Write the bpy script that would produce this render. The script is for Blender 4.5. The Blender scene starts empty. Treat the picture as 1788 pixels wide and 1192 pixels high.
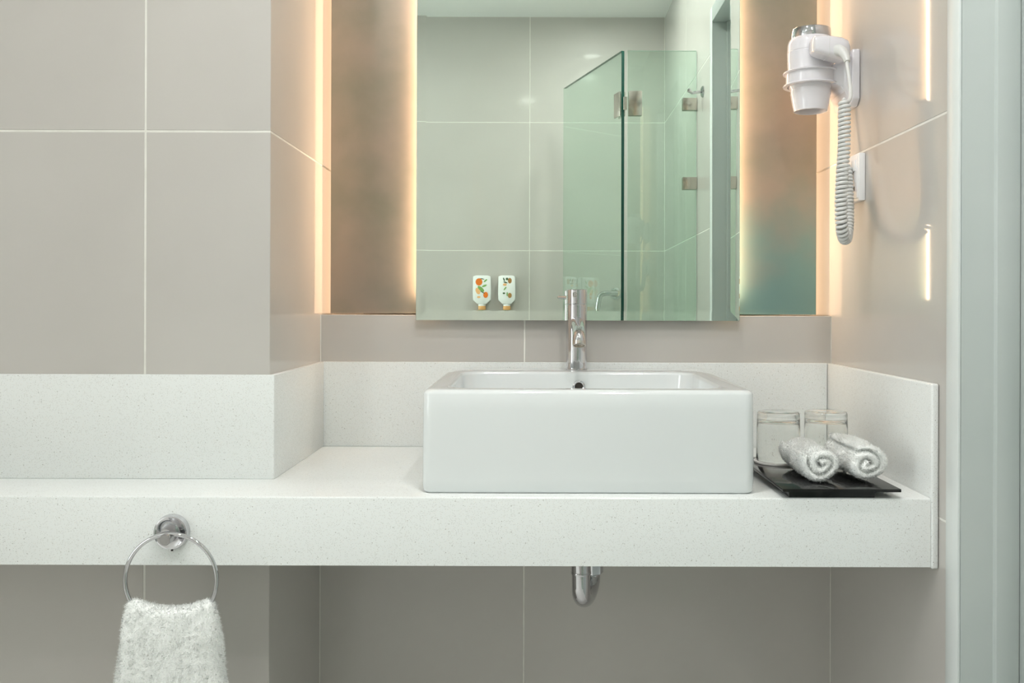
import bpy, bmesh, math, random
import numpy as np
from mathutils import Vector, Matrix
random.seed(7); RNG = np.random.default_rng(7)
PI = math.pi
SC = bpy.context.scene
COL = SC.collection

# ------------------------------------------------------------------ camera
CAM_Z = 1.136
cam = bpy.data.cameras.new('camera'); cam_ob = bpy.data.objects.new('camera', cam); COL.objects.link(cam_ob)
cam_ob.location = (0, 0, CAM_Z); cam_ob.rotation_euler = (PI/2, math.radians(-0.17), 0)
cam.sensor_width = 36; cam.lens = 1600/1788*36
cam.shift_x = -41/1788; cam.shift_y = -63/1788; cam.clip_start = .02
SC.camera = cam_ob
# ------------------------------------------------------------------ world, exposure
w = bpy.data.worlds.new('world'); SC.world = w; w.use_nodes = True
w.node_tree.nodes['Background'].inputs[0].default_value = (.8, .85, .9, 1)
w.node_tree.nodes['Background'].inputs[1].default_value = .05
SC.view_settings.view_transform = 'Standard'; SC.view_settings.look = 'None'
SC.view_settings.exposure = -0.05; SC.view_settings.gamma = 1; SC.view_settings.use_curve_mapping = False
SC.cycles.max_bounces = 14; SC.cycles.diffuse_bounces = 8; SC.cycles.glossy_bounces = 8
SC.cycles.transmission_bounces = 12; SC.cycles.transparent_max_bounces = 16
SC.cycles.sample_clamp_indirect = 4
# ------------------------------------------------------------------ lamps of the room and an added fill (strengths)
FILL_POWER = 6.0        # added fill glow, built as an unseen window in the left wall
LED_POWER = 2.0          # strips behind the panel
LED_MIRROR = 38.0          # strips behind the mirror
LED_COLOR = (1.0, .68, .43, 1)
DOWN_POWER = 350.0        # small round downlight over the basin
CEIL_COLOR = (1.0, .985, .965, 1)
FILL_COLOR = (.93, 1.0, 1.0, 1)

# ------------------------------------------------------------------ materials
def mat(name, color, rough=.5, metal=0, spec=.5, coat=0, trans=0, ior=1.5, emis=None, estr=0):
    m = bpy.data.materials.new(name); m.use_nodes = True
    b = m.node_tree.nodes['Principled BSDF']
    b.inputs['Base Color'].default_value = (*color, 1); b.inputs['Roughness'].default_value = rough
    b.inputs['Metallic'].default_value = metal; b.inputs['Specular IOR Level'].default_value = spec
    b.inputs['Coat Weight'].default_value = coat; b.inputs['Coat Roughness'].default_value = .05
    b.inputs['Transmission Weight'].default_value = trans; b.inputs['IOR'].default_value = ior
    if emis: b.inputs['Emission Color'].default_value = emis; b.inputs['Emission Strength'].default_value = estr
    return m
def nodes(m): return m.node_tree.nodes, m.node_tree.links, m.node_tree.nodes['Principled BSDF']
def mottled(name, c1, c2, scale, rough, bump=0, bscale=None, **k):
    m = mat(name, c1, rough, **k); n, l, b = nodes(m)
    tc = n.new('ShaderNodeTexCoord'); t = n.new('ShaderNodeTexNoise'); t.inputs['Scale'].default_value = scale
    t.inputs['Detail'].default_value = 4
    r = n.new('ShaderNodeValToRGB'); r.color_ramp.elements[0].position = .35; r.color_ramp.elements[1].position = .65
    r.color_ramp.elements[0].color = (*c1, 1); r.color_ramp.elements[1].color = (*c2, 1)
    l.new(tc.outputs['Object'], t.inputs['Vector']); l.new(t.outputs['Fac'], r.inputs['Fac']); l.new(r.outputs[0], b.inputs['Base Color'])
    if bump:
        t2 = n.new('ShaderNodeTexNoise'); t2.inputs['Scale'].default_value = bscale or scale*8; t2.inputs['Detail'].default_value = 3
        l.new(tc.outputs['Object'], t2.inputs['Vector'])
        bp = n.new('ShaderNodeBump'); bp.inputs['Strength'].default_value = bump; bp.inputs['Distance'].default_value = .001
        l.new(t2.outputs['Fac'], bp.inputs['Height']); l.new(bp.outputs[0], b.inputs['Normal'])
    return m
M = {}
M['tile'] = mottled('porcelain_tile', (.50, .478, .450), (.53, .508, .478), 3.0, .40, coat=.7)
M['grout'] = mottled('light_grout', (.72, .71, .66), (.80, .79, .74), 30, .8)
M['paint'] = mottled('ceiling_paint', (.80, .81, .80), (.83, .84, .82), 2, .6)
M['gloss_white'] = mottled('door_frame_lacquer', (.66, .70, .69), (.69, .73, .72), 4, .25)
M['jamb'] = mottled('shaded_jamb_lacquer', (.46, .505, .49), (.49, .53, .515), 4, .25)  # white frame lacquer with the shade of the reveals mixed into its colour
M['floor'] = mottled('floor_tile', (.66, .65, .63), (.70, .69, .67), 6, .3)
M['ceramic'] = mat('glazed_ceramic', (.735, .765, .77), .06, coat=.3)
M['chrome'] = mat('chrome', (.62, .62, .64), .05, 1)
M['steel'] = mat('brushed_steel', (.62, .58, .53), .22, 1)
M['satin'] = mat('satin_chrome', (.46, .455, .46), .22, 1)
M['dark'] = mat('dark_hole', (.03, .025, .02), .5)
M['lacquer'] = mat('black_lacquer', (.008, .008, .008), .10, spec=.35, coat=.15)
M['plastic'] = mat('white_plastic', (.74, .73, .77), .18, coat=.3)
M['cord'] = mat('grey_cord_plastic', (.66, .67, .66), .35)
M['socket'] = mat('socket_plastic', (.80, .80, .81), .25)
M['bottle'] = mat('bottle_plastic', (.86, .87, .86), .3)
M['cap'] = mat('amber_cap', (.78, .42, .16), .3)
M['orange'] = mat('print_orange', (.85, .20, .02), .5)
M['peach'] = mat('print_peach', (.90, .50, .22), .5)
M['leaf'] = mat('print_green', (.22, .42, .12), .5)
M['brown'] = mat('print_brown', (.42, .22, .07), .5)
M['stem'] = mat('print_dark_green', (.06, .12, .05), .5)
M['paper'] = mat('white_paper', (.85, .83, .80), .7)
M['ink'] = mat('grey_ink', (.3, .3, .3), .7)
M['bin'] = mat('dark_bin_plastic', (.10, .10, .09), .35)
M['glass'] = mat('clear_glass', (.97, .98, .97), .0, trans=1, ior=1.5)
M['silver'] = mat('mirror_silver', (.84, .885, .835), .0, 1)
M['fill_pane'] = mat('fill_light_pane', (.9, .9, .9), .5, emis=FILL_COLOR, estr=FILL_POWER)  # glowing surface added to brighten the right wall
M['downlight'] = mat('downlight_lens', (.9, .9, .9), .5, emis=CEIL_COLOR, estr=DOWN_POWER)
M['led'] = mat('warm_led_strip', (1, .8, .6), .5, emis=LED_COLOR, estr=LED_POWER)
M['led2'] = mat('warm_led_strip_mirror', (1, .8, .6), .5, emis=LED_COLOR, estr=LED_MIRROR)
M['edge'] = mat('green_glass_edge', (.0, .055, .040), .08)
M['pale_edge'] = mat('pale_polished_glass_edge', (.62, .74, .68), .2)
def mirror_glass():
    m = bpy.data.materials.new('mirror_front_glass'); m.use_nodes = True; n = m.node_tree.nodes; l = m.node_tree.links
    n.remove(n['Principled BSDF']); g = n.new('ShaderNodeBsdfGlass'); g.inputs['Roughness'].default_value = 0
    g.inputs['IOR'].default_value = 1.5; g.inputs['Color'].default_value = (.985, 1, .99, 1)
    l.new(g.outputs[0], n['Material Output'].inputs[0]); return m
M['mirror_glass'] = mirror_glass()
def pane_mat(name, tint):
    m = bpy.data.materials.new(name); m.use_nodes = True; n = m.node_tree.nodes; l = m.node_tree.links
    n.remove(n['Principled BSDF'])
    t = n.new('ShaderNodeBsdfTransparent'); t.inputs[0].default_value = (*tint, 1)
    g = n.new('ShaderNodeBsdfGlossy'); g.inputs['Roughness'].default_value = .0; g.inputs[0].default_value = (1, 1, 1, 1)
    f = n.new('ShaderNodeFresnel'); ge = n.new('ShaderNodeNewGeometry'); io = n.new('ShaderNodeMapRange')
    io.inputs[3].default_value = 1.5; io.inputs[4].default_value = 1/1.5     # thin sheet: the same reflectance on both of its faces
    l.new(ge.outputs['Backfacing'], io.inputs[0]); l.new(io.outputs[0], f.inputs[0])
    mx = n.new('ShaderNodeMixShader'); l.new(f.outputs[0], mx.inputs[0]); l.new(t.outputs[0], mx.inputs[1]); l.new(g.outputs[0], mx.inputs[2])
    l.new(mx.outputs[0], n['Material Output'].inputs[0]); return m
M['pane'] = pane_mat('green_shower_glass', (.872, .948, .908))
def quartz():
    m = mat('speckled_quartz', (.74, .75, .72), .22); n, l, b = nodes(m)
    tc = n.new('ShaderNodeTexCoord')
    def spots(scale, lo, hi, frac):
        v = n.new('ShaderNodeTexVoronoi'); v.inputs['Scale'].default_value = scale
        l.new(tc.outputs['Object'], v.inputs['Vector'])
        s = n.new('ShaderNodeMapRange'); s.inputs[1].default_value = lo; s.inputs[2].default_value = hi; s.inputs[3].default_value = 1; s.inputs[4].default_value = 0
        l.new(v.outputs['Distance'], s.inputs[0])
        sep = n.new('ShaderNodeSeparateColor'); l.new(v.outputs['Color'], sep.inputs[0])
        c = n.new('ShaderNodeMath'); c.operation = 'LESS_THAN'; c.inputs[1].default_value = frac; l.new(sep.outputs[0], c.inputs[0])
        mu = n.new('ShaderNodeMath'); mu.operation = 'MULTIPLY'; l.new(s.outputs[0], mu.inputs[0]); l.new(c.outputs[0], mu.inputs[1])
        return mu.outputs[0]
    def over(base, fac, col):
        mx = n.new('ShaderNodeMix'); mx.data_type = 'RGBA'; l.new(fac, mx.inputs[0])
        if isinstance(base, tuple): mx.inputs[6].default_value = base
        else: l.new(base, mx.inputs[6])
        mx.inputs[7].default_value = col; return mx.outputs[2]
    c = over((.78, .805, .797, 1), spots(420, .22, .42, .22), (.42, .415, .385, 1))
    c = over(c, spots(700, .22, .42, .30), (.55, .555, .53, 1))
    c = over(c, spots(420, .2, .4, .2), (.88, .89, .87, 1))
    l.new(c, b.inputs['Base Color']); return m
M['quartz'] = quartz()
def panel_mat():       # bronze lacquered metal sheet with cloudy mottling
    m = mat('bronze_panel', (.4, .33, .25), .40, metal=.6); n, l, b = nodes(m)
    tc = n.new('ShaderNodeTexCoord'); t = n.new('ShaderNodeTexNoise'); t.inputs['Scale'].default_value = 7; t.inputs['Detail'].default_value = 5
    l.new(tc.outputs['Object'], t.inputs['Vector'])
    r = n.new('ShaderNodeValToRGB'); e = r.color_ramp.elements
    e[0].position = .30; e[0].color = (.27, .27, .22, 1); e[1].position = .62; e[1].color = (.38, .33, .28, 1)
    l.new(t.outputs['Fac'], r.inputs['Fac'])
    # one bluish-green cloud, the room's reflection painted into the colour, near the lower right corner of the sheet
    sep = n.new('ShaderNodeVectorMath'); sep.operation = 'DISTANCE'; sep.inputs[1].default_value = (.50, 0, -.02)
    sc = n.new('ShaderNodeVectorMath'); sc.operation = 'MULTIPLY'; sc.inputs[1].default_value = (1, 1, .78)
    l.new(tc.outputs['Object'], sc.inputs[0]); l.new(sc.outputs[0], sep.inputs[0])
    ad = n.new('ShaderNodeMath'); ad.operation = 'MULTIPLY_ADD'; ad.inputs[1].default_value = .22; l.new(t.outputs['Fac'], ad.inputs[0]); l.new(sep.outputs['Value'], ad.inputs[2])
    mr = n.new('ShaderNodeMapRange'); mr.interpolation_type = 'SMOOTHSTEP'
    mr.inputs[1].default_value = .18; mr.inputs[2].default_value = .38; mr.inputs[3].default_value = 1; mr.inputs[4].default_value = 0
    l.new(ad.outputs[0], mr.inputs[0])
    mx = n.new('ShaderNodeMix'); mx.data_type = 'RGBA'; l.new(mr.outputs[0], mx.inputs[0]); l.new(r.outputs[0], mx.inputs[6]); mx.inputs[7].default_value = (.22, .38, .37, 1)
    l.new(mx.outputs[2], b.inputs['Base Color'])
    return m
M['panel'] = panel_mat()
M['cloth'] = mottled('white_terry_cloth', (.93, .94, .93), (.95, .96, .95), 60, .95, bump=.3, bscale=900, spec=.1)
def terry():
    m = mottled('white_terry_loops', (.93, .94, .93), (.95, .96, .95), 60, .95, spec=.1)
    n, l, b = nodes(m); t = n.new('ShaderNodeBsdfTranslucent'); t.inputs[0].default_value = (.95, .96, .95, 1)
    mx = n.new('ShaderNodeMixShader'); mx.inputs[0].default_value = .45; l.new(b.outputs[0], mx.inputs[1]); l.new(t.outputs[0], mx.inputs[2])
    l.new(mx.outputs[0], n['Material Output'].inputs[0]); return m
M['terry'] = terry()

# ------------------------------------------------------------------ helpers
def wloc(o):
    v = Vector((0, 0, 0))
    while o: v += o.location; o = o.parent
    return v
def link(name, bm, m, parent=None, loc=None, smooth=35):
    """link a bmesh built in world coordinates as one mesh object"""
    base = wloc(parent) if parent else Vector(loc or (0, 0, 0))
    bmesh.ops.translate(bm, verts=bm.verts, vec=-base)
    me = bpy.data.meshes.new(name); bm.to_mesh(me); bm.free()
    for x in (m if isinstance(m, (list, tuple)) else [m]): me.materials.append(x)
    if smooth:
        me.shade_smooth(); me.set_sharp_from_angle(angle=math.radians(smooth))
    o = bpy.data.objects.new(name, me); COL.objects.link(o)
    if parent: o.parent = parent
    else: o.location = base
    return o
def thing(name, label, cat, loc, group=None):
    o = bpy.data.objects.new(name, None); COL.objects.link(o); o.location = loc; o.empty_display_size = .05
    o['label'] = label; o['category'] = cat
    if group: o['group'] = group
    return o
def tag(o, label=None, cat=None, group=None, kind=None):
    if label: o['label'] = label
    if cat: o['category'] = cat
    if group: o['group'] = group
    if kind: o['kind'] = kind
    return o
def box(x0, x1, y0, y1, z0, z1, bev=0, seg=2, bm=None):
    b = bmesh.new()
    r = bmesh.ops.create_cube(b, size=1)
    bmesh.ops.scale(b, verts=b.verts, vec=(x1-x0, y1-y0, z1-z0))
    bmesh.ops.translate(b, verts=b.verts, vec=((x0+x1)/2, (y0+y1)/2, (z0+z1)/2))
    if bev: bmesh.ops.bevel(b, geom=list(b.edges), offset=bev, segments=seg, affect='EDGES', profile=.5)
    if bm is None: return b
    me = bpy.data.meshes.new('t'); b.to_mesh(me); b.free(); bm.from_mesh(me); bpy.data.meshes.remove(me); return bm
def join(*bms):
    out = bms[0]
    for b in bms[1:]:
        me = bpy.data.meshes.new('t'); b.to_mesh(me); b.free(); out.from_mesh(me); bpy.data.meshes.remove(me)
    return out
def prism(pts, axis, a0, a1, bev=0, seg=2):
    """polygon pts extruded along an axis ('x': pts are (y,z); 'y': (x,z); 'z': (x,y))"""
    b = bmesh.new(); P = lambda p, a: {'x': (a, p[0], p[1]), 'y': (p[0], a, p[1]), 'z': (p[0], p[1], a)}[axis]
    v0 = [b.verts.new(P(p, a0)) for p in pts]; v1 = [b.verts.new(P(p, a1)) for p in pts]
    b.faces.new(v0); b.faces.new(v1[::-1]); n = len(pts)
    for i in range(n): b.faces.new((v0[i], v1[i], v1[(i+1) % n], v0[(i+1) % n]))
    bmesh.ops.recalc_face_normals(b, faces=b.faces)
    if bev: bmesh.ops.bevel(b, geom=list(b.edges), offset=bev, segments=seg, affect='EDGES', profile=.5)
    return b
def lathe(prof, c, axis='z', n=48, close=False):
    """prof: list of (radius, height) ; axis direction through point c"""
    b = bmesh.new(); c = Vector(c); rings = []
    A = {'z': (Vector((1, 0, 0)), Vector((0, 1, 0)), Vector((0, 0, 1))), 'y': (Vector((1, 0, 0)), Vector((0, 0, 1)), Vector((0, 1, 0))),
         'x': (Vector((0, 1, 0)), Vector((0, 0, 1)), Vector((1, 0, 0)))}[axis] if isinstance(axis, str) else axis
    for r, h in prof:
        if r < 1e-6: rings.append([b.verts.new(c + A[2]*h)]); continue
        rings.append([b.verts.new(c + A[0]*(r*math.cos(2*PI*i/n)) + A[1]*(r*math.sin(2*PI*i/n)) + A[2]*h) for i in range(n)])
    R = list(zip(rings, rings[1:])) + ([(rings[-1], rings[0])] if close else [])
    for a, d in R:
        for i in range(n):
            j = (i+1) % n
            if len(a) == 1 and len(d) == 1: continue
            if len(a) == 1: b.faces.new((a[0], d[i], d[j]))
            elif len(d) == 1: b.faces.new((a[i], a[j], d[0]))
            else: b.faces.new((a[i], a[j], d[j], d[i]))
    bmesh.ops.recalc_face_normals(b, faces=b.faces)
    return b
def frame_of(d):
    d = Vector(d).normalized(); u = d.orthogonal().normalized(); return (u, d.cross(u), d)
def tube(pts, rad, n=12, closed=False, caps=True):
    """tube along pts, parallel-transport frames; rad number or list"""
    b = bmesh.new(); pts = [Vector(p) for p in pts]; N = len(pts)
    rads = rad if isinstance(rad, (list, tuple)) else [rad]*N
    def tan(i):
        if closed: return (pts[(i+1) % N] - pts[i-1]).normalized()
        return (pts[min(i+1, N-1)] - pts[max(i-1, 0)]).normalized()
    t = tan(0); u = t.orthogonal().normalized(); rings = []
    for i in range(N):
        t2 = tan(i); q = t.rotation_difference(t2); u = q @ u; u = (u - t2*u.dot(t2)).normalized(); t = t2; v = t.cross(u)
        rings.append([b.verts.new(pts[i] + (u*math.cos(2*PI*k/n) + v*math.sin(2*PI*k/n))*rads[i]) for k in range(n)])
    for i in range(N - (0 if closed else 1)):
        a, d = rings[i], rings[(i+1) % N]
        if closed and i == N-1:   # pick best rotation
            off = min(range(n), key=lambda k: (a[0].co - d[k].co).length)
        else: off = 0
        for k in range(n): b.faces.new((a[k], a[(k+1) % n], d[(k+1+off) % n], d[(k+off) % n]))
    if caps and not closed: b.faces.new(rings[0][::-1]); b.faces.new(rings[-1])
    bmesh.ops.recalc_face_normals(b, faces=b.faces)
    return b
def smooth_path(pts, k=8):
    """Catmull-Rom"""
    P = [Vector(p) for p in pts]; P = [P[0]*2-P[1]] + P + [P[-1]*2-P[-2]]; out = []
    for i in range(1, len(P)-2):
        for j in range(k):
            t = j/k; a, b_, c, d = P[i-1:i+3]
            out.append(.5*((2*b_) + (c-a)*t + (2*a-5*b_+4*c-d)*t*t + (3*b_-a-3*c+d)*t**3))
    out.append(P[-2]); return out
def rrect(cx, cy, a, b_, r, k=8):
    """rounded rectangle points in plan, counter-clockwise; a, b_ are half sizes"""
    out = []
    for sx, sy, a0 in ((1, 1, 0), (-1, 1, PI/2), (-1, -1, PI), (1, -1, 1.5*PI)):
        for i in range(k+1):
            t = a0 + PI/2*i/k
            out.append((cx + sx*(a-r) + r*math.cos(t), cy + sy*(b_-r) + r*math.sin(t)))
    return out
def loft(loops, cap0=True, cap1=True):
    b = bmesh.new(); R = [[b.verts.new(p) for p in L] for L in loops]; n = len(R[0])
    for a, d in zip(R, R[1:]):
        for i in range(n): b.faces.new((a[i], a[(i+1) % n], d[(i+1) % n], d[i]))
    if cap0: b.faces.new(R[0][::-1])
    if cap1: b.faces.new(R[-1])
    bmesh.ops.recalc_face_normals(b, faces=b.faces); return b
def pile(src, name, parent, count, length, width, tangle=.6, down=0):
    """short terry loops standing on the surface of src, joined into one piece of stuff"""
    me = src.data; me.calc_loop_triangles()
    V = np.empty(len(me.vertices)*3); me.vertices.foreach_get('co', V); V = V.reshape(-1, 3)
    T = np.empty(len(me.loop_triangles)*3, dtype=np.int32); me.loop_triangles.foreach_get('vertices', T); T = T.reshape(-1, 3)
    A, B, C_ = V[T[:, 0]], V[T[:, 1]], V[T[:, 2]]; nn = np.cross(B-A, C_-A); ar = np.linalg.norm(nn, axis=1); nn /= ar[:, None]+1e-12
    k = RNG.choice(len(T), count, p=ar/ar.sum()); u = RNG.random((count, 1)); v = RNG.random((count, 1)); f = (u+v) > 1
    u = np.where(f, 1-u, u); v = np.where(f, 1-v, v)
    p = A[k] + u*(B[k]-A[k]) + v*(C_[k]-A[k]); n = nn[k] + RNG.normal(0, tangle, (count, 3)); n[:, 2] -= down; n /= np.linalg.norm(n, axis=1)[:, None]
    s = np.cross(n, RNG.normal(0, 1, (count, 3))); s /= np.linalg.norm(s, axis=1)[:, None]
    L = length*RNG.uniform(.5, 1.15, (count, 1)); wd = width
    bend = RNG.normal(0, .35, (count, 3)); mid = p + n*L*.6 ; tip = p + (n + bend)*L
    vs = np.stack([p - s*wd/2 - n*.0005, p + s*wd/2 - n*.0005, mid + s*wd*.4, tip, mid - s*wd*.4], 1).reshape(-1, 3)
    i = np.arange(count)*5
    m2 = bpy.data.meshes.new(name)
    m2.from_pydata(vs.tolist(), [], np.stack([i, i+1, i+2, i+3, i+4], 1).tolist()); m2.materials.append(M['terry'])
    m2.shade_smooth()
    o = bpy.data.objects.new(name, m2); COL.objects.link(o); o.parent = parent; o['kind'] = 'stuff'
    o.location = src.location if src.parent == parent else (0, 0, 0)
    return o

# ------------------------------------------------------------------ the room shell
XW, YS = -2.7, .95
XR, XP, XL = .602, -.437, -1.30            # right wall, pier return, left wall
YP, YN, YB, YF = 1.509, 1.862, 1.98, -.587  # pier face, niche apron tiles, niche back, wall behind the camera
ZC = 2.517
T, J = .008, .0016                          # tile thickness, half joint
tile_cache = {}
def tiles(parent, axis, face, sgn, us, zs):
    """a grid of single tiles on a wall; axis 'y': the wall lies in x/z at y=face and looks along sgn*y"""
    for u0, u1 in zip(us, us[1:]):
        for z0, z1 in zip(zs, zs[1:]):
            if z1-z0 < .01 or u1-u0 < .01: continue
            key = (axis, sgn, round(u1-u0, 4), round(z1-z0, 4))
            if key not in tile_cache:
                w2, h2 = (u1-u0)/2-J, (z1-z0)/2-J
                a0, a1 = sorted((0, -sgn*(T+.002)))
                bm = box(-w2, w2, a0, a1, -h2, h2, .0007, 1) if axis == 'y' else box(a0, a1, -w2, w2, -h2, h2, .0007, 1)
                me = bpy.data.meshes.new('tile'); bm.to_mesh(me); bm.free(); me.materials.append(M['tile']); tile_cache[key] = me
            o = bpy.data.objects.new('tile', tile_cache[key]); COL.objects.link(o); o.parent = parent
            c = Vector(((u0+u1)/2, face, (z0+z1)/2)) if axis == 'y' else Vector((face, (u0+u1)/2, (z0+z1)/2))
            o.location = c - wloc(parent)
ZS = [0, .221, .821, 1.421, 2.021, ZC]
def wall(name, bm): return tag(link(name, bm, M['grout'], smooth=0), kind='structure')
G = .0006                               # grout face sits a little behind the tile face
wf = wall('wall_pier', prism([(XL-.1, YP+G), (XP-G, YP+G), (XP-G, YB+.1), (XL-.1, YB+.1)], 'z', 0, ZC))
tiles(wf, 'y', YP, -1, [XL, -1.243, -.643, XP+.0015], ZS)
tiles(wf, 'x', XP, 1, [YP+.0005, YB-T], ZS)
wb = wall('wall_back', join(box(XP-.01, XR+.02, YB+G, YB+.1, 0, ZC), box(XP-.01, XR+.02, YN+G, YB+G, 0, 1.116-G)))
tiles(wb, 'y', YN, -1, [XP, -.022, XR], [0, .221, .821, 1.1175])
tiles(wb, 'y', YB, -1, [XP, -.022, XR], [1.116, 1.421, 2.021, ZC])
for x0, x1 in ((XP, -.022), (-.022, XR)):    # coping tiles on the niche ledge
    link('tile', box(x0+J, x1-J, YN+.0005, YB-J, 1.116-T, 1.116, .0007, 1), M['tile'], wb)
D0, D1, DH = .637, 1.273, 2.10              # door opening along the right wall
wr = wall('wall_right', join(box(XR+G, XR+.1, D1+.028, YB+.1, 0, ZC), box(XR+G, XR+.1, YF-.1, D0-.028, 0, ZC), box(XR+G, XR+.1, D0-.028, D1+.028, DH+.049, ZC)))
tiles(wr, 'x', XR, -1, [1.300, YB-.001], [0, .221, .821, 1.421, 2.021, ZC])
tiles(wr, 'x', XR, -1, [YF, 0.02, .612], ZS)
tiles(wr, 'x', XR, -1, [.612, 1.300], [DH+.05, ZC])
wn = wall('wall_front', box(XW-.1, XR+.1, YF-.1, YF-G, 0, ZC))
tiles(wn, 'y', YF, 1, [XW, -2.429, -1.829, -1.229, -.629, -.029, XR], ZS)
ws = wall('wall_shade_stub', box(XL-.1, XL-G, YS, YP+.1, 0, ZC))  # unseen stub, added to keep the fill off the pier's left side
tiles(ws, 'x', XL, 1, [YS+.0005, YP], ZS)
tag(link('wall_side_room', box(XW-.1, XL-.1, 1.30, 1.40, 0, ZC), M['paint'], smooth=0), kind='structure')
wl = box(XW-.1, XW, YF-.1, 1.40, 0, .65)
join(wl, box(XW-.1, XW, YF-.1, 1.40, 2.25, ZC), box(XW-.1, XW, YF-.1, -.40, .65, 2.25), box(XW-.1, XW, 1.0, 1.40, .65, 2.25))
tag(link('wall_left', wl, M['paint'], smooth=0), kind='structure')
wi = thing('fill_window_1', 'window', 'window', (XW-.05, .3, .65)); del wi['label']; del wi['category']; wi['kind'] = 'structure'  # out of view, added as a fill for the right side
for a, c in ((-.40, .275), (.325, 1.0)):
    link('pane', box(XW-.06, XW-.05, a+.04, c-.04, .69, 2.21), M['fill_pane'], wi, smooth=0)
for a, c, e, f in ((-.40, -.36, .65, 2.25), (.235, .365, .65, 2.25), (.96, 1.0, .65, 2.25), (-.36, .96, .65, .69), (-.36, .96, 2.21, 2.25)):
    link('fill_window_frame', box(XW-.08, XW-.03, a, c, e, f, .002), M['gloss_white'], wi)
tag(link('ceiling', box(XW-.1, XR+.8, YF-.1, YB+.1, ZC, ZC+.08), M['paint'], smooth=0), kind='structure')
fl = tag(link('floor', box(XW-.1, XR+.8, YF-.1, YB+.1, -.1, -G), M['grout'], smooth=0), kind='structure')
for i in range(6):
    for j in range(5):
        x0 = XW + i*.6; y0 = YF + j*.6; x1 = min(x0+.6, XR+.1); y1 = min(y0+.6, YB)
        if x1-x0 > .02: link('tile', box(x0+J, x1-J, y0+J, y1-J, -.01, 0, .0007, 1), M['floor'], fl)
# door in the right wall: casing, rebated jamb, closed leaf
d = thing('door_1', 'white lacquered door frame', 'door', (.65, .955, 0)); del d['label']; del d['category']; d['kind'] = 'structure'
CX = .587
def frame_piece(y_out, y_in, s):             # s=+1: far jamb (faces the camera), -1: near jamb
    pts = [(CX+.0005, y_in+.0004*s), (.637, y_in), (.637, y_in-.009*s), (.669, y_in-.009*s), (.669, y_in+.03*s), (.69, y_in+.03*s), (.69, y_out-.001*s), (CX+.0045, y_out-.001*s), (CX+.0045, y_in+.0004*s)]
    link('door_jamb', prism(pts[1:-1] + [(CX+.0045, y_in)], 'z', 0, DH+.05, .0012, 2), M['jamb'], d)
    a, c = sorted((y_in, y_out)); link('door_casing', box(CX, CX+.0044, a, c, 0, DH+.05, .0012, 2), M['gloss_white'], d)
frame_piece(1.310, 1.273, 1)
frame_piece(.600, .637, -1)
link('door_head', box(CX, .69, .636, 1.274, DH, DH+.05, .001), M['jamb'], d)
link('door_leaf', box(.6695, .708, .600, 1.300, .004, DH, .001), M['jamb'], d)
# corridor side beyond the leaf is closed off
tag(link('wall_corridor', box(XR+.5, XR+.6, YF-.1, YB+.1, 0, ZC), M['paint'], smooth=0), kind='structure')

# ------------------------------------------------------------------ ceiling lights
for cx, cy, lab in ((-.05, 1.06, 'small round ceiling downlight over the washbasin'), (.30, .05, 'small round ceiling downlight over the shower screen'), (.30, .50, 'small round ceiling downlight by the door'), (-.78, .35, 'small round ceiling downlight beside the open shower door')):
    dl = thing('downlight', lab, 'light', (cx, cy, ZC), 'ceiling downlights')
    link('trim_ring', lathe([(.045, -.001), (.045, -.004), (.060, -.005), (.064, -.001)], (cx, cy, ZC), 'z', 48, close=True), M['chrome'], dl)
    link('lens', lathe([(0, -.002), (.0445, -.002), (.0445, -.0005), (0, -.0005)], (cx, cy, ZC), 'z', 40), M['downlight'], dl)

# ------------------------------------------------------------------ quartz counter
ZT = .85
ct = thing('countertop', 'long white speckled quartz vanity counter with deep apron and upstands', 'counter', (-.3, 1.45, .7475))
prof = [(1.366, .7475), (1.386, .7475), (1.386, .82), (1.5095, .82), (1.5095, ZT), (1.369, ZT), (1.3668, .8491), (1.366, .847)]
w1 = prism(prof, 'x', XL+.001, .590)
w2 = box(XP+.001, .590, 1.5095, 1.861, .82, ZT)
link('worktop', join(w1, w2), M['quartz'], ct, smooth=60)
ZU = 1.021
link('upstand', box(XL+.001, -.4275, 1.501, 1.5085, ZT, ZU, .0015), M['quartz'], ct)
link('upstand', box(-.4365, -.4270, 1.5035, 1.8515, ZT, ZU, .0015), M['quartz'], ct)
link('upstand', box(-.4365, .5900, 1.852, 1.8615, ZT, ZU, .0015), M['quartz'], ct)
link('upstand', box(.5905, .6015, 1.364, 1.8615, .745, ZU, .003, 3), M['quartz'], ct)

# ------------------------------------------------------------------ bronze panel, warm strips
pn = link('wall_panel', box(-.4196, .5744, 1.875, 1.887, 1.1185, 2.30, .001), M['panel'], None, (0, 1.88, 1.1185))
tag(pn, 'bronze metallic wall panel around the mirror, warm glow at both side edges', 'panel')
for x0, x1, lab in ((-.4355, -.3695, 'warm light strip hidden behind the left edge of the bronze panel'), (.5240, .6005, 'warm light strip hidden behind the right edge of the bronze panel')):
    t = thing('light_strip', lab, 'light', ((x0+x1)/2, 1.972, 1.1172))
    link('diffuser', box(x0, x1, 1.9655, 1.970, 1.1175, 2.29), M['led'], t, smooth=0)
    link('channel', box(x0+.003, x1-.003, 1.970, 1.9795, 1.1172, 2.295), M['steel'], t, smooth=0)
for y0, y1 in ((-.33, -.29), (.44, .48)):     # stand-offs carrying the panel
    link('standoff', box(y0, y1, 1.887, 1.9795, 1.3, 1.34), M['steel'], pn); link('standoff', box(y0, y1, 1.887, 1.9795, 2.1, 2.14), M['steel'], pn)

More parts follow.
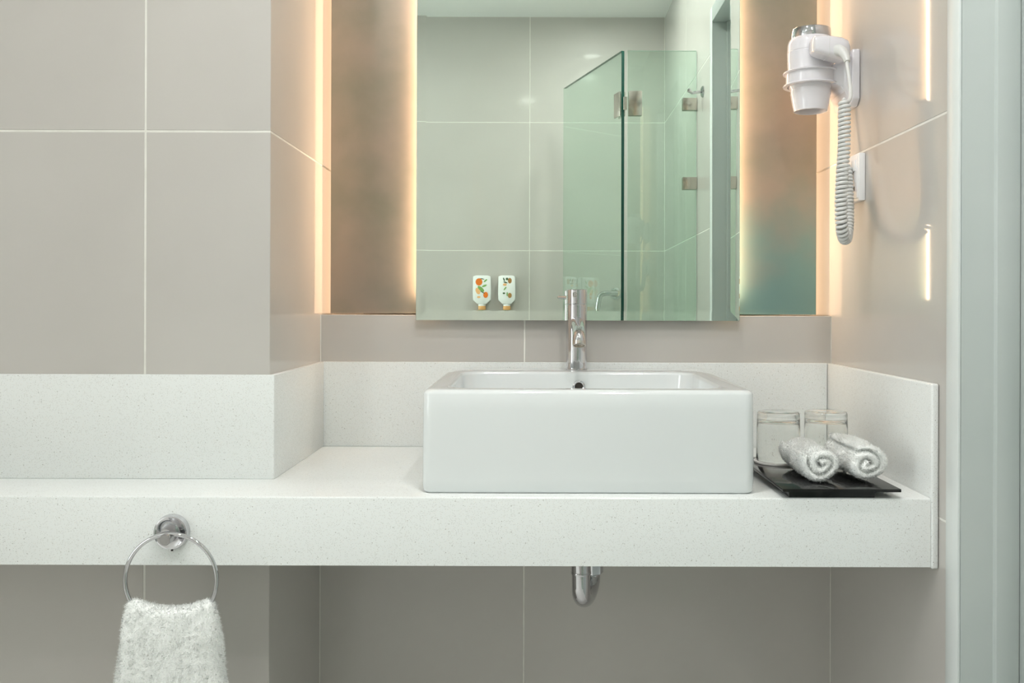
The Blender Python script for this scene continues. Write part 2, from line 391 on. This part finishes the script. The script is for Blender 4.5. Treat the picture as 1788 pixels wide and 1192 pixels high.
# ------------------------------------------------------------------ bevelled mirror
mi = thing('mirror', 'tall frameless wall mirror with chamfered glass edges above the basin', 'mirror', (.085, 1.843, 1.106))
MX0, MX1, MZ0, MZ1 = -.2403, .4105, 1.106, 2.02
def frect(x0, x1, z0, z1, y): return [(x0, y, z0), (x1, y, z0), (x1, y, z1), (x0, y, z1)]
g = loft([frect(MX0, MX1, MZ0, MZ1, 1.846), frect(MX0, MX1, MZ0, MZ1, 1.84166), frect(MX0+.019, MX1-.019, MZ0+.019, MZ1-.019, 1.840)])
g1 = link('glass', g, M['mirror_glass'], mi, smooth=0)
bk = bmesh.new(); vs = [bk.verts.new(p) for p in frect(MX0, MX1, MZ0, MZ1, 1.8462)]; bk.faces.new(vs)
g2 = link('silvering', box(MX0, MX1, 1.8462, 1.8475, MZ0, MZ1), M['silver'], mi, smooth=0)
link('backing_board', box(MX0+.03, MX1-.03, 1.8477, 1.875, MZ0+.03, MZ1-.03), M['grout'], mi, smooth=0)
link('light_strip', box(MX0+.004, MX0+.007, 1.8505, 1.867, 1.15, 2.0), M['led2'], mi, smooth=0)
link('light_strip', box(MX1-.007, MX1-.004, 1.8505, 1.867, 1.15, 2.0), M['led2'], mi, smooth=0)
# the mirror hangs tilted back by a third of a degree
mi.rotation_euler = (math.radians(-.35), 0, 0)

# ------------------------------------------------------------------ washbasin
bs = thing('washbasin', 'white rectangular ceramic vessel basin standing on the counter', 'basin', (.0813, 1.61, ZT))
BX, BY0, BY1, BA, BZ = .0813, 1.391, 1.840, .2535, 1.0073
BYC, BB = (BY0+BY1)/2, (BY1-BY0)/2
IX, IY0, IY1, IA = BX-.003, 1.428, 1.735, .213
IYC, IB = (IY0+IY1)/2, (IY1-IY0)/2
L = []
def lp(cx, cy, a, b_, r, z): L.append([(x, y, z) for x, y in rrect(cx, cy, a, b_, r)])
lp(BX, BYC, BA-.012, BB-.012, .008, ZT+.0005); lp(BX, BYC, BA-.004, BB-.004, .012, ZT+.0008); lp(BX, BYC, BA-.001, BB-.001, .014, ZT+.004)
lp(BX, BYC, BA, BB, .015, ZT+.02); lp(BX, BYC, BA-.0005, BB-.0005, .015, BZ-.03)
for i in range(1, 7):
    t = PI/2*i/6; o = .009*(1-math.cos(t)); lp(BX, BYC, BA-.0005-o, BB-.0005-o, .016, BZ-.009+.009*math.sin(t))
lp(IX, IYC, IA+.006, IB+.006, .040, BZ)
for i in range(1, 6):
    t = PI/2*i/5; o = .006*math.sin(t); lp(IX, IYC, IA+.006-o, IB+.006-o, .042, BZ-.006*(1-math.cos(t)))
lp(IX, IYC, IA-.004, IB-.004, .045, BZ-.05); lp(IX, IYC, IA-.012, IB-.012, .05, BZ-.09)
lp(IX, IYC, IA-.03, IB-.03, .06, BZ-.112); lp(IX, IYC, IA-.07, IB-.06, .06, BZ-.120); lp(IX, IYC, .025, .025, .0249, BZ-.126)
for l_ in L:
    for i_, p in enumerate(l_):
        if p[2] > BZ-.02: l_[i_] = (p[0], p[1], p[2] + .0042*(p[1]-BY0)/(BY1-BY0))
link('bowl', loft(L), M['ceramic'], bs, smooth=50)
link('overflow_ring', lathe([(.0075, 0), (.0078, -.002), (.0095, -.003), (.0115, -.002), (.012, .001), (.0095, .001), (.0075, 0)], (BX+.001, 1.732, .983), 'y', 32), M['chrome'], bs)
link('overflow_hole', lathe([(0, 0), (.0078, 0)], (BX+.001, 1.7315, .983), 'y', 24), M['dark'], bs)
link('drain', lathe([(0, .004), (.018, .004), (.022, .002), (.023, 0), (0, 0)], (IX, IYC, BZ-.126), 'z', 32), M['chrome'], bs)

# ------------------------------------------------------------------ tap
FX, FY = .0806, 1.795
fa = thing('basin_tap', 'chrome cylindrical single-lever mixer tap behind the basin bowl', 'tap', (FX, FY, BZ))
BZ += .0034
link('body', lathe([(0, 0), (.0212, 0), (.0214, .001), (.0205, .002), (.0205, .1262), (.0199, .127), (.0199, .128), (0, .128)], (FX, FY, BZ)), M['chrome'], fa)
link('cap', lathe([(0, 0), (.0199, 0), (.0206, .0008), (.0206, .0270), (.0198, .0280), (0, .0280)], (FX, FY, BZ+.1285)), M['chrome'], fa)
lv = link('lever', tube([(FX-.012, FY+.012, 1.1515), (FX-.026, FY+.026, 1.1525), (FX-.034, FY+.033, 1.1530)], [.0035, .0035, .0033], 12), M['chrome'], fa)
sp = smooth_path([(FX, FY-.010, 1.104), (FX, FY-.045, 1.098), (FX, FY-.078, 1.091), (FX, FY-.098, 1.085), (FX, FY-.108, 1.077), (FX, FY-.1115, 1.0665)], 6)
link('spout', tube(sp, .0122, 28), M['chrome'], fa)
dirn = (Vector((0, -.35, -.93))).normalized()
link('aerator', lathe([(.0125, -.010), (.0128, 0), (.0118, .002), (.0100, .002), (.0098, -.001), (0, -.001)], Vector((FX, FY-.1122, 1.0640)), frame_of(dirn), 28), M['steel'], fa)
em = lathe([(.0030, 0), (.0034, -.0012), (.0046, -.0012), (.0050, 0)], (FX-.0045, FY-.0200, 1.157), 'y', 24)
link('temperature_mark', em, M['steel'], fa)
link('lever_screw', lathe([(0, -.0003), (.0016, -.0003), (.0016, .001)], (FX-.0045, FY-.0205, 1.157), 'y', 16), M['steel'], fa)

BZ -= .0034
# ------------------------------------------------------------------ waste trap under the counter
TX, TY = .0813, 1.606
tr = thing('waste_trap', 'chrome waste trap hanging under the counter below the basin', 'pipe', (TX, TY, .60))
link('tailpiece', lathe([(0, 0), (.0172, 0), (.0172, .155), (0, .155)], (TX, TY, .666)), M['chrome'], tr)
link('slip_nut', lathe([(.0172, 0), (.0178, .001), (.0178, .004), (.0172, .005)], (TX, TY, .6655)), M['chrome'], tr)
ub = [(TX, TY, .668), (TX, TY, .650)] + [(TX+.012*(1-math.cos(t)), TY+.045*(1-math.cos(t)), .640-.027*math.sin(t)) for t in [PI*i/12 for i in range(13)]] + [(TX+.024, TY+.09, .66), (TX+.024, TY+.09, .70)]
link('u_bend', tube(ub, .0163, 28), M['chrome'], tr)
link('compression_nut', lathe([(.0165, 0), (.0215, .003), (.0215, .020), (.0190, .024), (.0168, .030)], (TX+.024, TY+.09, .640), 'z', 8), M['chrome'], tr, smooth=20)
link('outlet_pipe', tube(smooth_path([(TX+.018, TY+.09, .70), (TX+.018, TY+.092, .745), (TX+.034, TY+.12, .770), (TX+.035, TY+.18, .772), (TX+.035, 1.8615, .772)], 6), .0155, 20), M['chrome'], tr)
link('wall_flange', lathe([(.016, -.012), (.022, -.010), (.032, -.003), (.032, 0)], (TX+.035, 1.861, .772), 'y', 32), M['chrome'], tr)

# ------------------------------------------------------------------ towel ring and towel
RX, RZ = -.5397, .798
rg = thing('towel_ring', 'chrome towel ring screwed to the counter apron', 'towel ring', (RX, 1.366, RZ))
link('wall_plate', lathe([(0, -.008), (.0125, -.008), (.0165, -.0075), (.0225, -.0105), (.0245, -.0100), (.0258, -.006), (.0262, 0), (0, 0)], (RX, 1.3658, RZ), 'y', 64), M['chrome'], rg)
link('neck', lathe([(.0150, -.006), (.0115, -.012), (.0095, -.020), (.0090, -.026), (0, -.026)], (RX, 1.3658, RZ), 'y', 40), M['chrome'], rg)
link('knuckle', lathe([(0, -.010), (.0075, -.010), (.0082, -.009), (.0082, .016), (0, .016)], (RX+.004, 1.335, RZ-.003), 'y', 36), M['satin'], rg)
link('grub_screw', lathe([(0, -.0015), (.0018, -.0015), (.0018, .002)], (RX+.001, 1.361, RZ-.0265), 'z', 12), M['dark'], rg)
RC = Vector((-.5300, 1.335, .7345)); RR = .0668
ring_ob = link('ring', tube([(RC.x + RR*math.sin(a), RC.y, RC.z + RR*math.cos(a)) for a in [2*PI*i/96 for i in range(96)]], .0031, 16, closed=True), M['chrome'], rg)

# folded hand towel: a thick inverted U of cloth over the lower arc of the ring
tw = thing('hand_towel', 'white terry hand towel folded over the chrome towel ring', 'towel', (-.529, 1.335, .42))
def towel_mesh():
    b = bmesh.new(); nu, rings = 40, []
    cx = -.5290
    def half(z):      # half width against height
        t = max(0, min(1, (.712-z)/.13)); return .0600 + .0215*t**.75
    zs = [.40+.004*i for i in range(0, 76)]
    # cross-sections: closed outline in x/y for each height; the top outline dips in the middle
    nk = 48
    for z in zs:
        w_ = half(z); tt = max(0, min(1, (.712-z)/.05)); th = .012 + .010*tt**.6
        L_ = []
        for k in range(nk):
            a = 2*PI*k/nk; ca, sa = math.cos(a), math.sin(a)
            ex = 3.2 if True else 2
            x = math.copysign(abs(ca)**(2/ex), ca)*w_; y = math.copysign(abs(sa)**(2/2.2), sa)*th
            wav = .0030*math.sin(x*115+1.3+z*6)*tt + .0016*math.sin(x*240+z*22)
            L_.append([cx + x + .0012*math.sin(z*60+a*2), RC.y + y + (wav if y < 0 else 0), z])
        rings.append(L_)
    # bend the uppermost rings into the swagged top line
    for r in rings:
        for p in r:
            q = (p[0]-cx)/.060; q = max(-1.25, min(1.25, q))
            f = max(0, (p[2]-.64)/.06)
            p[2] -= .0125*(1-min(1, q*q))*min(1, f)
            if abs(q) > 1: p[2] -= .020*(abs(q)-1)*min(1, f)
    R = [[b.verts.new(p) for p in r] for r in rings]
    for a_, d_ in zip(R, R[1:]):
        for i in range(nk): b.faces.new((a_[i], a_[(i+1) % nk], d_[(i+1) % nk], d_[i]))
    # rounded crown
    last = rings[-1]
    for s, dz in ((.80, .0035), (.45, .0058), (.12, .0066)):
        L2 = [b.verts.new((cx+(p[0]-cx)*(1-(1-s)*.18), RC.y+(p[1]-RC.y)*s, p[2]+dz)) for p in last]
        for i in range(nk): b.faces.new((R[-1][i], R[-1][(i+1) % nk], L2[(i+1) % nk], L2[i]))
        R.append(L2)
    b.faces.new(R[0][::-1])
    m_ = len(R[-1])
    for i in range(m_//2):
        try: b.faces.new((R[-1][i], R[-1][(i+1) % m_], R[-1][(m_-2-i) % m_], R[-1][(m_-1-i) % m_]))
        except ValueError: pass
    bmesh.ops.recalc_face_normals(b, faces=b.faces)
    return b
cl = link('cloth', towel_mesh(), M['cloth'], tw, smooth=180)
pile(cl, 'terry_pile', tw, 60000, .0034, .0008, .40, down=.1)

# ------------------------------------------------------------------ tray, tumblers, rolled towels
ty = thing('serving_tray', 'square black lacquer tray on a recessed foot beside the basin', 'tray', (.456, 1.50, ZT))
link('plate', box(.368, .544, 1.360, 1.648, .8602, .8648, .0006), M['lacquer'], ty)
link('foot', box(.380, .508, 1.370, 1.630, ZT, .8601, .0006), M['lacquer'], ty)
ZTR = .8648
def tumbler(x, y, label, clabel):
    c = lathe([(0, 0), (.0405, 0), (.0415, .0004), (.0415, .0030), (.0405, .0034), (0, .0012)], (x, y, ZTR), 'z', 56)
    c = link('coaster', c, M['paper'], None, (x, y, ZTR)); tag(c, clabel, 'coaster', 'paper coasters under the tumblers')
    n = 26
    for i in range(n):                         # the small print that runs round the coaster, illegible in the photograph
        pass
    z0 = ZTR+.0036
    prof = [(.0362, .0006), (.0370, 0), (.0376, .0008), (.0368, .050), (.0362, .075), (.0360, .0805), (.0348, .0842), (.0330, .0852), (.015, .0845), (0, .0845),
            (0, .0715), (.026, .0715), (.0318, .0700), (.0345, .0655), (.0352, .045), (.0360, .010)]
    ob = link('tumbler', lathe(prof, (x, y, z0), 'z', 64, close=False), M['glass'], None, (x, y, z0), smooth=30)
    bm = bmesh.new(); bm.from_mesh(ob.data); bmesh.ops.remove_doubles(bm, verts=bm.verts, dist=1e-6)
    ed = [e for e in bm.edges if e.is_boundary]
    bmesh.ops.bridge_loops(bm, edges=ed); bmesh.ops.recalc_face_normals(bm, faces=bm.faces); bm.to_mesh(ob.data); bm.free()
    ob.data.shade_smooth(); ob.data.set_sharp_from_angle(angle=math.radians(50))
    tag(ob, label, 'glass', 'upturned tumblers on the tray')
tumbler(.4225, 1.592, 'clear glass tumbler upturned on the tray, next to the basin', 'white paper coaster under the tumbler next to the basin')
tumbler(.5075, 1.600, 'clear glass tumbler upturned on the tray, farther from the basin', 'white paper coaster under the tumbler farther from the basin')

def roll(x, y0, y1, R_, turn, label, seed):
    t = thing('rolled_towel', label, 'towel', (x, (y0+y1)/2, ZTR), 'rolled white towels on the tray')
    b = bmesh.new(); pitch = .0120; th = .0118; turns = (R_-th/2-.0020)/pitch; nt = int(turns*30); ny = 26
    rs = random.Random(seed)
    grid = []
    zc = ZTR + R_*.96
    for j in range(ny+1):
        v = j/ny; e = min(v, 1-v)*(y1-y0); soft = math.sqrt(max(0, 1-(1-min(1, e/.007))**2)); L_ = []
        top, bot = [], []
        for i in range(nt+1):
            th_ = turns*2*PI*i/nt; r = .0020 + pitch*th_/(2*PI)
            h = th/2*(.35+.65*soft)
            if i > nt-8: h *= .35+.65*(nt-i)/8
            a = -th_*turn + rs_phase[seed] - turns*2*PI*(-turn)
            wob = .0012*math.sin(3*a+v*5+seed)+.0009*math.sin(v*17+a*2)
            yy = y0+(y1-y0)*v + (.006*(1 - i/nt)*(1 if v > .5 else -1))*(abs(v-.5)*2)**6 + .0012*math.sin(a*2+seed)
            for lst, rr in ((top, r+h+wob), (bot, r-h+wob*.6)):
                lst.append(Vector((x + rr*math.cos(a)*1.05, yy, zc + rr*math.sin(a)*.97)))
        grid.append(top + bot[::-1])
    Rv = [[b.verts.new(p) for p in r] for r in grid]; n = len(Rv[0])
    for a_, d_ in zip(Rv, Rv[1:]):
        for i in range(n): b.faces.new((a_[i], a_[(i+1) % n], d_[(i+1) % n], d_[i]))
    for r in (Rv[0], Rv[-1]):
        for i in range(n//2-1): b.faces.new((r[i], r[i+1], r[n-2-i], r[n-1-i]))
    bmesh.ops.recalc_face_normals(b, faces=b.faces)
    o = link('cloth', b, M['cloth'], t, smooth=180)
    pile(o, 'terry_pile', t, 38000, .0028, .0007, .42)
rs_phase = {1: 2.6, 2: 2.1}
roll(.4395, 1.402, 1.540, .0315, 1, 'rolled white terry towel on the black tray, the one nearer the basin', 1)
roll(.5085, 1.400, 1.540, .0322, -1, 'rolled white terry towel on the black tray, the one nearer the side wall', 2)

# ------------------------------------------------------------------ hair dryer, its holder, socket
HX, HY = .5240, 1.75
hd = thing('hair_dryer_holder', 'white plastic hair dryer holder fixed to the tiled side wall', 'holder', (XR, 1.75, 1.509))
pl_ = [(y, z) for y, z in [(1.700, 1.614), (1.800, 1.614), (1.800, 1.522), (1.787, 1.509), (1.713, 1.509), (1.700, 1.522)]]
link('wall_plate', prism(pl_, 'x', .586, .6015, .003, 3), M['plastic'], hd)
band = lathe([(.0445, 1.580), (.0460, 1.5785), (.0458, 1.560), (.0440, 1.556), (.0425, 1.557), (.0425, 1.580)], (HX, HY, 0), 'z', 56, close=True)
link('cradle', band, M['plastic'], hd)
link('cradle_lip', lathe([(.0445, 1.5785), (.0505, 1.5790), (.0515, 1.5805), (.0505, 1.5820), (.0445, 1.5815)], (HX, HY, 0), 'z', 56, close=True), M['plastic'], hd)
link('cradle_lip', lathe([(.0430, 1.5545), (.0505, 1.5545), (.0515, 1.5560), (.0505, 1.5578), (.0430, 1.5580)], (HX, HY, 0), 'z', 56, close=True), M['plastic'], hd)
def arm_sec(x, hw, zt, zb): return [(x, HY-hw, zb), (x, HY-hw, zt), (x, HY+hw, zt), (x, HY+hw, zb)]
arm = loft([arm_sec(HX+.030, .030, 1.588, 1.5555), arm_sec(HX+.044, .036, 1.594, 1.549), arm_sec(HX+.052, .040, 1.600, 1.538), arm_sec(HX+.058, .043, 1.606, 1.524), arm_sec(.5865, .047, 1.611, 1.513)])
bmesh.ops.bevel(arm, geom=list(arm.edges), offset=.0015, segments=2, affect='EDGES')
link('arm', arm, M['plastic'], hd, smooth=60)

dr = thing('hair_dryer', 'white hair dryer with chrome intake ring and coiled cord in wall holder', 'hair dryer', (HX, HY, 1.507))
link('body', lathe([(.0300, 1.648), (.0375, 1.6455), (.0405, 1.642), (.0428, 1.634), (.0435, 1.6195), (.0429, 1.619), (.0429, 1.6175), (.0435, 1.617), (.0430, 1.600), (.0418, 1.580), (.0405, 1.556), (.0375, 1.549), (.030, 1.549)], (HX, HY, 0), 'z', 64), M['plastic'], dr)
link('intake_ring', lathe([(.0320, 1.645), (.0372, 1.645), (.0375, 1.646), (.0370, 1.6615), (.0360, 1.6630), (.0330, 1.6630), (.0320, 1.6600)], (HX, HY, 0), 'z', 64, close=True), M['chrome'], dr)
link('intake_grille', lathe([(0, 1.657), (.0325, 1.655)], (HX, HY, 0), 'z', 40), M['dark'], dr)
link('nozzle', lathe([(.0372, 1.550), (.0372, 1.539), (.0366, 1.538), (.0340, 1.522), (.0312, 1.508), (.0300, 1.507), (.0292, 1.509), (.0330, 1.535), (.0345, 1.549)], (HX, HY, 0), 'z', 56, close=True), M['plastic'], dr)
link('nozzle_inner', lathe([(0, 1.540), (.0335, 1.540)], (HX, HY, 0), 'z', 40), M['dark'], dr)
def hsec(x, y, z, hy, hz, r):
    return [(x, y+a, z+c) for a, c in rrect(0, 0, hy, hz, r, 5)]
H = [(.5060, 1.687, 1.6150, .014, .011, .008), (.5085, 1.686, 1.6148, .019, .0150, .008), (.520, 1.686, 1.6130, .0215, .0175, .009), (.540, 1.686, 1.6095, .0220, .0200, .010),
     (.558, 1.686, 1.6060, .0215, .0210, .011), (.5690, 1.686, 1.6045, .0195, .0185, .012), (.5735, 1.687, 1.6040, .014, .0130, .010)]
link('handle', loft([hsec(*h) for h in H]), M['plastic'], dr, smooth=50)
link('handle_seam', loft([hsec(.5325, 1.686, 1.6108, .0222, .0194, .0098), hsec(.5331, 1.686, 1.6107, .0222, .0195, .0098)]), M['cord'], dr, smooth=50)
rl = smooth_path([(.5480, 1.672, 1.6030), (.5530, 1.658, 1.5970), (.5560, 1.648, 1.5860), (.5575, 1.642, 1.5740)], 5)
link('strain_relief', tube(rl, [.0115 - .0060*i/(len(rl)-1) for i in range(len(rl))], 20), M['cord'], dr)
st = smooth_path([(.5570, 1.643, 1.580), (.5570, 1.640, 1.565), (.5555, 1.622, 1.530), (.5490, 1.600, 1.502), (.5400, 1.586, 1.489)], 8)
c1 = tube(st, .0032, 12)
path = smooth_path([(.5330, 1.583, 1.494), (.5325, 1.583, 1.46), (.5320, 1.583, 1.41), (.5290, 1.583, 1.36), (.5280, 1.585, 1.31), (.5320, 1.592, 1.272), (.5430, 1.612, 1.256), (.5560, 1.640, 1.262), (.5660, 1.662, 1.290), (.5720, 1.680, 1.330), (.5750, 1.695, 1.375), (.5770, 1.705, 1.400)], 40)
def helix(path, R_, turns, sub=12):
    P = [Vector(p) for p in path]; d_ = [0]
    for a, c in zip(P, P[1:]): d_.append(d_[-1]+(c-a).length)
    tot = d_[-1]; out = []; N = int(turns*sub); k = 0; t = (P[1]-P[0]).normalized(); u = t.orthogonal().normalized()
    for i in range(N+1):
        s = tot*i/N
        while k < len(P)-2 and d_[k+1] < s: k += 1
        f = (s-d_[k])/(d_[k+1]-d_[k]); p = P[k].lerp(P[k+1], f); t2 = (P[k+1]-P[k]).normalized()
        u = t.rotation_difference(t2) @ u; u = (u-t2*u.dot(t2)).normalized(); t = t2; v = t.cross(u); a = 2*PI*i/sub
        e = min(1, i/sub*1.0, (N-i)/sub*1.0)
        out.append(p + (u*math.cos(a)+v*math.sin(a))*R_*e)
    return out
tot = sum((b_-a).length for a, b_ in zip(path, path[1:]))
c2 = tube(helix(path, .0083, tot/.0073, 14), .0031, 8)
link('coiled_cord', c2, M['cord'], dr, smooth=180)
link('cord_lead', c1, M['cord'], dr, smooth=180)
link('cord_lead', tube(smooth_path([(.5770, 1.705, 1.398), (.5790, 1.722, 1.43), (.5800, 1.735, 1.48), (.5830, 1.742, 1.512)], 8), .0030, 10), M['cord'], dr, smooth=180)

so = thing('wall_socket', 'white shaver socket plate on the side wall behind the coiled cord', 'socket', (XR, 1.715, 1.373))
link('plate', box(.5895, .6015, 1.672, 1.758, 1.3295, 1.4165, .0018, 2), M['socket'], so)
link('cover', box(.5880, .5900, 1.677, 1.753, 1.3345, 1.4115, .0008, 2), M['socket'], so)
link('rocker_switch', box(.5855, .5885, 1.683, 1.703, 1.385, 1.405, .0008), M['socket'], so)
link('rocker_switch', box(.5855, .5885, 1.727, 1.747, 1.385, 1.405, .0008), M['socket'], so)
for yy, zz in ((1.693, 1.353), (1.703, 1.353), (1.733, 1.353), (1.743, 1.353)):
    link('socket_hole', box(.5872, .5884, yy-.0025, yy+.0025, zz-.004, zz+.004, .0004, 1), M['dark'], so)

# ------------------------------------------------------------------ shower behind the camera (seen in the mirror)
GY, GZ = .265, 2.11
def pane(name, parent, p0, p1, z0, z1, th, edge='edge', clear_end=False):
    """upright sheet between plan points p0 and p1; faces are glass, the edges solid green"""
    a = Vector((*p0, 0)); c = Vector((*p1, 0)); n_ = (c-a).cross(Vector((0, 0, 1))).normalized()*th/2
    b = bmesh.new(); vs = [b.verts.new((q.x, q.y, z)) for z in (z0, z1) for q in (a-n_, c-n_, c+n_, a+n_)]
    F = [(0, 1, 5, 4), (2, 3, 7, 6), (1, 2, 6, 5), (3, 0, 4, 7), (0, 3, 2, 1), (4, 5, 6, 7)]
    for i, f in enumerate(F): b.faces.new([vs[k] for k in f]).material_index = 0 if i < 2 or (clear_end and i == 2) else 1
    bmesh.ops.recalc_face_normals(b, faces=b.faces)
    return link(name, b, [M['pane'], M[edge]], parent, smooth=0)
fx = thing('shower_screen', 'fixed green-tinted shower glass clamped to the side wall, in the mirror', 'shower screen', (.47, GY, 0))
pane('glass_pane', fx, (.342, GY), (.5995, GY), .02, GZ, .010, 'pale_edge')
for z in (1.909, 1.6125, .5):
    b = join(box(.548, .6015, GY+.0052, GY+.013, z-.023, z+.023, .0015), box(.548, .6015, GY-.013, GY-.0052, z-.023, z+.023, .0015))
    link('wall_clamp', b, M['steel'], fx)
hx, hy, ex, ey = .325, GY, .125, -.306
dv = Vector((ex-hx, ey-hy, 0)).normalized()
dg = thing('shower_door', 'green-tinted frameless glass shower door standing open, in the mirror', 'shower door', (hx, hy, 0))
pane('glass_pane', dg, (hx, hy), (ex, ey), .02, GZ, .012, clear_end=True)
for z in (1.912, .35):
    hg = link('hinge', tube([(hx+.008, hy+.002, z-.024), (hx+.008, hy+.002, z+.024)], .0075, 16), M['steel'], dg)
    link('hinge_leaf', box(.346, .396, GY+.0052, GY+.0115, z-.046, z+.046, .0015), M['steel'], hg)
    link('hinge_leaf', box(.346, .396, GY-.0115, GY-.0052, z-.046, z+.046, .0015), M['steel'], hg)
    nn_ = dv.cross(Vector((0, 0, 1)))
    for s in (1, -1):
        q = [Vector((hx, hy, 0)) + dv*u + nn_*s*v for u, v in ((.004, .0062), (.056, .0062), (.056, .0120), (.004, .0120))]
        link('hinge_leaf', prism([(p.x, p.y) for p in q], 'z', z-.046, z+.046, .0012), M['steel'], hg)
rh = thing('robe_hook', 'small chrome robe hook on the tiled wall, seen in the mirror', 'hook', (XR, .393, 1.926))
link('back_plate', lathe([(0, -.008), (.012, -.008), (.020, -.003), (.021, 0), (0, 0)], (XR-.0003, .393, 1.926), 'x', 32), M['chrome'], rh)
link('peg', tube(smooth_path([(.598, .393, 1.926), (.580, .393, 1.924), (.562, .393, 1.922), (.553, .393, 1.930)], 6), .0055, 16), M['chrome'], rh)
link('peg_end', lathe([(0, -.008), (.006, -.006), (.008, 0), (.006, .006), (0, .008)], (.552, .393, 1.930), 'x', 20), M['chrome'], rh)

def dispenser(x0, x1, label, cap, prints):
    Z = -.013; cx = (x0+x1)/2; w_ = (x1-x0)/2; y0 = YF
    t = thing('soap_dispenser', label, 'dispenser', (cx, y0, 1.155+Z), 'wall soap dispensers in the shower')
    pts = [(-w_*.97, 1.312+Z), (-w_*.6, 1.3165+Z), (w_*.6, 1.3165+Z), (w_*.97, 1.312+Z), (w_, 1.24+Z), (w_*.97, 1.203+Z), (w_*.50, 1.184+Z), (-w_*.50, 1.184+Z), (-w_*.97, 1.203+Z), (-w_, 1.24+Z)]
    link('bottle', prism([(cx+a, z) for a, z in pts], 'y', y0+.004, y0+.040, .003, 2), M['bottle'], t, smooth=50)
    link('neck', lathe([(0, 0), (.017, 0), (.017, .012), (0, .012)], (cx, y0+.022, 1.174+Z), 'z', 32), M['bottle'], t)
    link('cap', lathe([(0, 0), (.0165, .0005), (.0175, .002), (.0175, .018), (.0165, .0195), (0, .0195)], (cx, y0+.022, 1.1565+Z), 'z', 32), M[cap], t)
    link('wall_bracket', box(cx-.025, cx+.025, y0+.0003, y0+.0045, 1.205+Z, 1.285+Z, .001), M['steel'], t)
    yl = y0+.0403
    for i, (mt, poly) in enumerate(prints):
        b = bmesh.new(); v = [b.verts.new((cx+px, yl+.00012*(i+1), 1.26+Z+pz)) for px, pz in poly]; b.faces.new(v)
        bmesh.ops.recalc_face_normals(b, faces=b.faces)
        link('printed_motif', b, M[mt], t, smooth=0)
def blob(cx, cz, rx, rz, n=14, tilt=0):
    return [(cx+rx*math.cos(a)*math.cos(tilt)-rz*math.sin(a)*math.sin(tilt), cz+rx*math.cos(a)*math.sin(tilt)+rz*math.sin(a)*math.cos(tilt)) for a in [2*PI*i/n for i in range(n)]]
# seen through the mirror: +x stays on the right of the picture
Pa = [('peach', blob(-.018, -.016, .010, .016, tilt=.4)), ('orange', blob(-.013, .026, .016, .017)), ('leaf', blob(-.004, -.006, .019, .008, tilt=-.7)), ('leaf', blob(.017, .032, .010, .0035, tilt=.7)),
      ('leaf', blob(.012, .008, .012, .0045, tilt=.4)), ('stem', blob(.002, .040, .010, .002, tilt=-.2)), ('orange', blob(.018, -.034, .011, .014)), ('stem', blob(.004, -.022, .013, .0018, tilt=-.5)), ('peach', blob(-.014, -.044, .008, .005))]
Pb = [('brown', blob(.014, .032, .009, .013)), ('stem', blob(.001, .040, .006, .006)), ('stem', blob(-.013, .038, .003, .009, tilt=.4)), ('stem', blob(-.006, .024, .010, .003, tilt=-.3)), ('peach', blob(-.009, .014, .009, .006)), ('leaf', blob(-.008, -.004, .010, .003, tilt=.9)),
      ('stem', blob(-.013, -.026, .006, .004)), ('brown', blob(.014, -.036, .009, .012)), ('leaf', blob(.002, -.030, .003, .010))]
dispenser(-.2905, -.2065, 'white soap dispenser with orange fruit motif, reflected beside the second one', 'cap', Pa)
dispenser(-.1730, -.0930, 'white soap dispenser with small brown floral motif, reflected nearer the tap', 'cap', Pb)

sm = thing('shower_valve', 'chrome shower valve on the tiles, reflected through the shower door', 'valve', (.37, YF, 1.22))
link('wall_flange', lathe([(0, .010), (.016, .010), (.027, .004), (.028, 0), (0, 0)], (.375, YF, 1.222), 'y', 32), M['chrome'], sm)
link('valve_body', tube([(.375, YF+.005, 1.222), (.375, YF+.05, 1.222)], .014, 24), M['chrome'], sm)
link('valve_arm', tube(smooth_path([(.378, YF+.045, 1.222), (.350, YF+.050, 1.222), (.318, YF+.052, 1.221), (.300, YF+.052, 1.212), (.292, YF+.052, 1.190), (.286, YF+.052, 1.150)], 6), .012, 20), M['chrome'], sm)
link('hose', tube(smooth_path([(.286, YF+.052, 1.155), (.28, YF+.055, 1.0), (.29, YF+.06, .8), (.33, YF+.06, .7), (.37, YF+.05, .8), (.375, YF+.02, .95), (.375, YF+.004, .98)], 8), .008, 12), M['steel'], sm)
